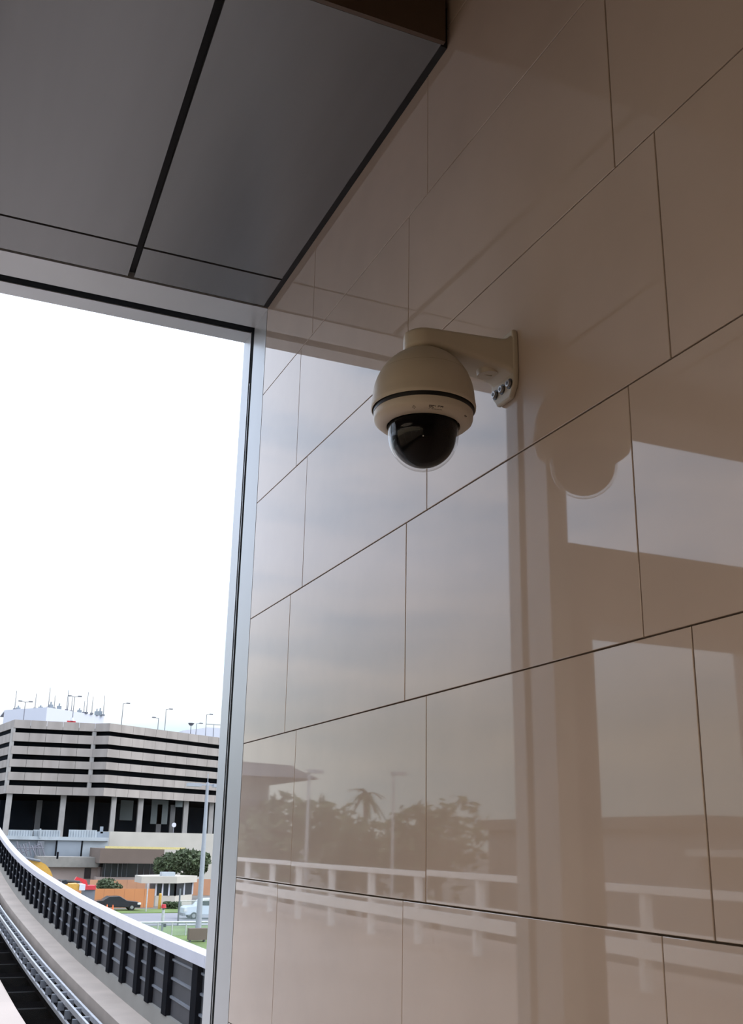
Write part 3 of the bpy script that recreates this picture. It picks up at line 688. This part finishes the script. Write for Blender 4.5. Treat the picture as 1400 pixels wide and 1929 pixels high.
# chain link fence
cl = thing('chain_link_fence', (88.5, -22, GZ), 'low chain link fence with pale top rail along the lawn', 'fence')
y0, y1 = sight(262, 1740, 88.5).y, sight(430, 1740, 88.5).y; zt_ = sight(330, 1737, 88.5).z
obj('top_rail', MB().cyl((88.5, y0, zt_), (88.5, y1, zt_), .06, n=8), 'rail', cl)
for x_ in (266, 298, 325, 351, 378, 402):
    y = sight(x_, 1740, 88.5).y; obj('post', MB().cyl((88.5, y, GZ), (88.5, y, zt_), .05, n=8), 'rail', cl)
obj('wire_mesh', B(88.52, 88.53, y0, y1, GZ+.05, zt_), 'chain', cl)
cg = thing('chain_link_gate', (98.5, -24, GZ), 'tall chain link gate with posts before the white pickup', 'gate')
y0, y1 = sight(338, 1700, 98.5).y, sight(420, 1700, 98.5).y; zt_ = sight(340, 1674, 98.5).z
obj('wire_mesh', B(98.5, 98.51, y0, y1, GZ+.1, sight(340, 1697, 98.5).z), 'chain', cg)
obj('gate_post', MB().cyl((98.5, y0, GZ), (98.5, y0, zt_), .08, n=8), 'greyd', cg)
obj('gate_frame', MB().cyl((98.5, y0, GZ+.1), (98.5, y1, GZ+.1), .05, n=8).cyl((98.5, y0, sight(340, 1697, 98.5).z), (98.5, y1, sight(340, 1697, 98.5).z), .04, n=8), 'rail', cg)
p = sight(275, 1715, 117); put(obj('thin_pole', MB().cyl((117, p.y, GZ), (117, p.y, sight(275, 1664, 117).z), .07, n=8), 'rail'), 'thin pale pole at the end of the orange hoarding', 'pole')
# tall lamp pole
LX = 84.4; p = sight(372, 1772, LX)
zt_ = sight(392, 1474, LX).z
lp = thing('street_lamp', (LX, p.y, GZ), 'tall grey street lamp with two flat heads near the window jamb', 'street lamp')
obj('pole', MB().cyl((LX, p.y, GZ+.5), (LX, p.y, zt_), .24, .12, n=14), 'pole', lp)
obj('footing', MB().cyl((LX, p.y, GZ), (LX, p.y, GZ+.75), .5, n=14), 'curb', lp)
obj('finial', MB().cyl((LX, p.y, zt_), (LX, p.y, zt_+.7), .03, n=6), 'pole', lp)
a1 = obj('bracket', B(LX-.05, LX+.05, p.y-.5, p.y+.6, zt_-.25, zt_-.13), 'pole', lp)
obj('lamp_head', B(LX-.3, LX+.3, p.y+.55, p.y+1.65, zt_-.36, zt_-.10), 'pole', a1)
obj('lamp_head', B(LX-.3, LX+.3, p.y-1.3, p.y-.45, zt_-.36, zt_-.10), 'pole', a1)
p = sight(366, 1772, 83.0); ub = thing('utility_box', (83, p.y, GZ), 'brown utility box at the foot of the street lamp', 'box')
obj('body', B(82.7, 83.3, p.y-.9, p.y+.5, GZ+.2, GZ+1.0), 'brownb', ub); obj('legs', MB().box(82.8, 83.2, p.y-.8, p.y-.7, GZ, GZ+.25).box(82.8, 83.2, p.y+.3, p.y+.4, GZ, GZ+.25), 'greyd', ub)

# excavator (boom over the barrier) and red lift
ex = thing('excavator', loc(50, 146, 112), 'yellow excavator with raised arched boom behind the barrier', 'excavator')
bx = [(40, 1622), (55, 1617), (72, 1621), (85, 1628), (93, 1637), (98, 1648), (99, 1660)]; bi = [(91, 1662), (86, 1652), (80, 1643), (70, 1637), (55, 1634), (40, 1640)]
pb = [sight(x_, y_, 112) for x_, y_ in bx+bi]
obj('boom', MB().prism([(v.y, v.z) for v in pb], 'x', 111.7, 112.4), 'yellow', ex)
obj('hydraulic_ram', MB().cyl(sight(44, 1615.5, 111.5), sight(76, 1622, 111.5), .12, n=10), 'greyd', ex)
obj('stick', MB().hexa(*[[(x_, v.y, v.z) for x_, v in zip((111.8, 111.8, 112.3, 112.3), (sight(90, yy, 112), sight(99, yy, 112), sight(99, yy, 112), sight(90, yy, 112)))] for yy in (1690, 1658)]), 'yellow', ex)
obj('body', MB().prism([(sight(x_, y_, 112).y, sight(x_, y_, 112).z) for x_, y_ in ((112, 1676), (112, 1667), (118, 1665), (146, 1664), (146, 1676))], 'x', 110.8, 113.4), 'yellow', ex)
obj('cab', MB().prism([(sight(x_, y_, 112).y, sight(x_, y_, 112).z) for x_, y_ in ((114, 1667), (114, 1658), (122, 1657), (126, 1666))], 'x', 110.9, 112.2), 'dglass', ex)
for xx in (110.6, 112.9):
    a, b = sight(108, 1690, 112), sight(150, 1690, 112)
    obj('track', MB().prism([(a.y, GZ+.4), (a.y-.4, GZ), (b.y+.4, GZ), (b.y, GZ+.4), (b.y+.3, GZ+.9), (a.y-.3, GZ+.9)], 'x', xx, xx+.6), 'tyre', ex)
obj('engine_box', B(110.7, 113.4, sight(146, 1670, 112).y, sight(157, 1670, 112).y, sight(146, 1676, 112).z, sight(146, 1665, 112).z), 'white', ex)
rl = thing('boom_lift', loc(105, 180, 113.6), 'red boom lift with folded arm beside the excavator', 'lift')
obj('chassis', B(113.8, 115.6, sight(158, 1672, 114).y, sight(180, 1672, 114).y, sight(170, 1676, 114).z, sight(170, 1668, 114).z), 'red', rl)
obj('arm', MB().prism([(sight(x_, y_, 114).y, sight(x_, y_, 114).z) for x_, y_ in ((104, 1663), (106, 1657), (142, 1661), (158, 1664), (158, 1668), (140, 1666))], 'x', 113.9, 114.5), 'red', rl)
obj('jib', MB().prism([(sight(x_, y_, 114).y, sight(x_, y_, 114).z) for x_, y_ in ((142, 1658), (146, 1652), (164, 1658), (168, 1670), (160, 1672), (156, 1662))], 'x', 114.5, 115.0), 'red', rl)
obj('hose_bundle', MB().cyl(sight(108, 1660, 113.7), sight(150, 1663, 113.7), .2, n=8), 'black', rl)
for x_ in (160, 177):
    p = sight(x_, 1676, 114)
    for xx in (113.7, 115.3): obj('wheel', MB().cyl((xx, p.y, GZ+.5), (xx+.4, p.y, GZ+.5), .5, n=16), 'tyre', rl)
obj('undercarriage', B(114, 115.4, sight(158, 1672, 114).y, sight(180, 1672, 114).y, GZ+.4, sight(170, 1675, 114).z), 'greyd', rl)

# trees ----------------------------------------------------------------
def tree(name, c, rx, ry, rz, label, leaves=2600, leaf=.35, m='leaf', trunk=True, zb=GZ, seed=1, lumps=9, group=None):
    rnd = random.Random(seed); t = thing(name, (c[0], c[1], zb), label, 'tree', group)
    mb = MB(); blobs = [(0, 0, 0, .72)]
    for i in range(lumps):
        a = rnd.uniform(0, 6.28); u = rnd.uniform(-.5, .75); s = math.sqrt(1-u*u)*.55
        blobs.append((s*math.cos(a), s*math.sin(a), u*.55, rnd.uniform(.30, .48)))
    for i in range(leaves):
        bxx = rnd.choice(blobs); d = Vector((rnd.gauss(0, 1), rnd.gauss(0, 1), rnd.gauss(0, 1))).normalized()*bxx[3]*rnd.uniform(.75, 1.06)
        p = Vector((c[0]+(bxx[0]+d.x)*rx, c[1]+(bxx[1]+d.y)*ry, c[2]+(bxx[2]+d.z)*rz))
        u = Vector((rnd.gauss(0, 1), rnd.gauss(0, 1), rnd.gauss(0, 1))).normalized(); v = u.orthogonal().normalized()
        s = leaf*rnd.uniform(.6, 1.3)
        mb.add([p-u*s, p+v*s*.5, p+u*s, p-v*s*.5], [(0, 1, 2, 3)])
    obj('foliage', mb, m, t, recalc=False)
    if trunk:
        tb = MB().cyl((c[0], c[1], zb), (c[0], c[1], c[2]), rx*.08+.08, rx*.04+.03, n=9)
        for i in range(4):
            a = i*1.57+.4; tb.cyl((c[0], c[1], c[2]-rz*.5), (c[0]+math.cos(a)*rx*.5, c[1]+math.sin(a)*ry*.5, c[2]+rz*.3), rx*.03+.03, .02, n=6)
        obj('trunk', tb, 'bark', t)
    return t
def tree_px(x0, x1, y0, y1, X, **k):
    a, b = sight(x0, y1, X), sight(x1, y0, X); ry = abs(a.y-b.y)/2; rz = (b.z-a.z)/2
    return tree('tree', (X, (a.y+b.y)/2, (a.z+b.z)/2), ry, ry, rz, **k)
tree_px(286, 345, 1600, 1660, 140, label='dense dark green tree behind the guard booth', leaves=3500, leaf=.30, seed=4)
tree_px(318, 402, 1594, 1662, 143, label='broad dark green tree behind the street lamp', leaves=4000, leaf=.32, seed=5)
sh1 = tree('shrub', (137, sight(207, 1665, 137).y, sight(207, 1667, 137).z), 1.8, 1.8, 1.0, 'small green shrub above the orange hoarding', 900, .22, 'leaf2', True, GZ, 8)
hg = MB(); rnd = random.Random(9)
ya, yb = sight(308, 1712, 121).y, sight(340, 1712, 121).y
for i in range(900):
    p = Vector((rnd.uniform(120.7, 121.4), rnd.uniform(yb, ya), GZ+rnd.uniform(.05, .75))); u = Vector((rnd.gauss(0, 1), rnd.gauss(0, 1), rnd.gauss(0, 1))).normalized(); v = u.orthogonal(); s = .14
    hg.add([p-u*s, p+v*s*.6, p+u*s, p-v*s*.6], [(0, 1, 2, 3)])
put(obj('hedge', hg, 'leaf2', recalc=False), 'low dark hedge at the foot of the guard booth', 'hedge')

# ================================================================== THE OTHER SIDE (seen mirrored in the polished wall)
put(obj('deck', B(3.9, 62, -1.15, 7.0, -.35, .09), 'deck'), 'broad beige concrete deck beside the guideway', kind='structure')
rl2 = thing('walkway_railing', (20, 5.5, .09), 'white metal walkway railing across the deck, mirrored in the tiled wall', 'railing')
for i in range(19):
    x = 4.4+i*1.9; obj('post', B(x-.05, x+.05, 5.45, 5.55, .09, 1.15), 'rwhite', rl2)
obj('top_rail', B(4.2, 40, 5.43, 5.57, 1.10, 1.18), 'rwhite', rl2)
obj('middle_rail', B(4.2, 40, 5.46, 5.54, .68, .73), 'rwhite', rl2)
obj('lower_rail', B(4.2, 40, 5.43, 5.57, .44, .60), 'rwhite', rl2)
bl = thing('terminal_building', (96, 22, GZ), 'pale terminal building with wide dark overhanging roof, mirrored in the tiled wall', 'building')
obj('wall_face', B(88, 125, 5, 26.0, GZ, 7.2), 'bwall', bl)
obj('roof', MB().hexa([(84, 2, 6.6), (84, 29.3, 6.6), (130, 29.3, 6.6), (130, 2, 6.6)], [(86, 4, 8.4), (86, 27.3, 7.7), (128, 27.3, 7.7), (128, 4, 8.4)]), 'roofd', bl)
obj('canopy', B(86, 88, 5, 26.5, 4.3, 4.8), 'roofd', bl)
for i in range(9):
    obj('window_bay', B(87.9, 88.1, 7+i*2.05, 8.4+i*2.05, 2.0, 4.0), 'dglass', bl)
for i, (x, y, r, h, sd) in enumerate(((66, 15.0, 3.6, 3.2, 21), (61, 19.0, 3.8, 4.0, 22), (66, 25, 4.0, 3.8, 23), (58, 27.0, 3.6, 4.0, 24), (76, 15, 4.6, 2.6, 25))):
    tree('tree', (x, y, h-2.9), r, r, 4.0, '%s tree of the row beyond the walkway railing, counted from the terminal building' % ORDN[i], 1500, .38, 'leaf', True, GZ, sd, group='trees beyond the walkway')
pt = thing('palm_tree', (80, 32, GZ), 'tall palm rising above the trees beyond the walkway', 'tree')
obj('trunk', MB().cyl((80, 32, GZ), (80.4, 32, 5.4), .28, .2, n=10), 'bark', pt)
fr = MB()
for i in range(22):
    a = i*2.4; el = .9-(i % 5)*.4; prev = Vector((80.4, 32, 5.4)); dirh = Vector((math.cos(a), math.sin(a), 0))
    side = Vector((-dirh.y, dirh.x, 0))*.22; pts = []
    for k in range(6):
        s = k/5; pts.append(prev+dirh*1.7*s+Vector((0, 0, el*1.4*s-1.1*s*s)))
    for k in range(5):
        w0, w1 = side*(1-abs(k/5-.3)), side*(1-abs((k+1)/5-.3)); fr.add([pts[k]-w0, pts[k]+w0, pts[k+1]+w1, pts[k+1]-w1], [(0, 1, 2, 3)])
obj('fronds', fr, 'leaf', pt, recalc=False)
for i, (x, y, h) in enumerate(((50, 16.0, 4.9), (50, 20.6, 5.0))):
    t = thing('light_pole', (x, y, GZ), 'slim pale light pole before the trees, %s' % ('nearer the terminal building' if i == 0 else 'further from the terminal building'), 'light pole', 'light poles beyond the walkway')
    obj('pole', MB().cyl((x, y, GZ), (x, y, h), .10, .07, n=8), 'rail', t); obj('lamp_head', B(x-.15, x+.15, y-.1, y+.7, h-.05, h+.12), 'rail', t)
lb = thing('low_building', (50, 42, GZ), 'long low grey building beyond the deck, mirrored in the tiled wall', 'building')
obj('wall_face', B(40, 60, 31.5, 60, GZ, 2.4), 'greyd', lb); obj('roof', B(39.4, 60.6, 31, 60.6, 2.4, 3.0), 'conc_d', lb); obj('canopy', B(38, 40, 30.5, 50, 1.2, 1.5), 'bwall', lb)
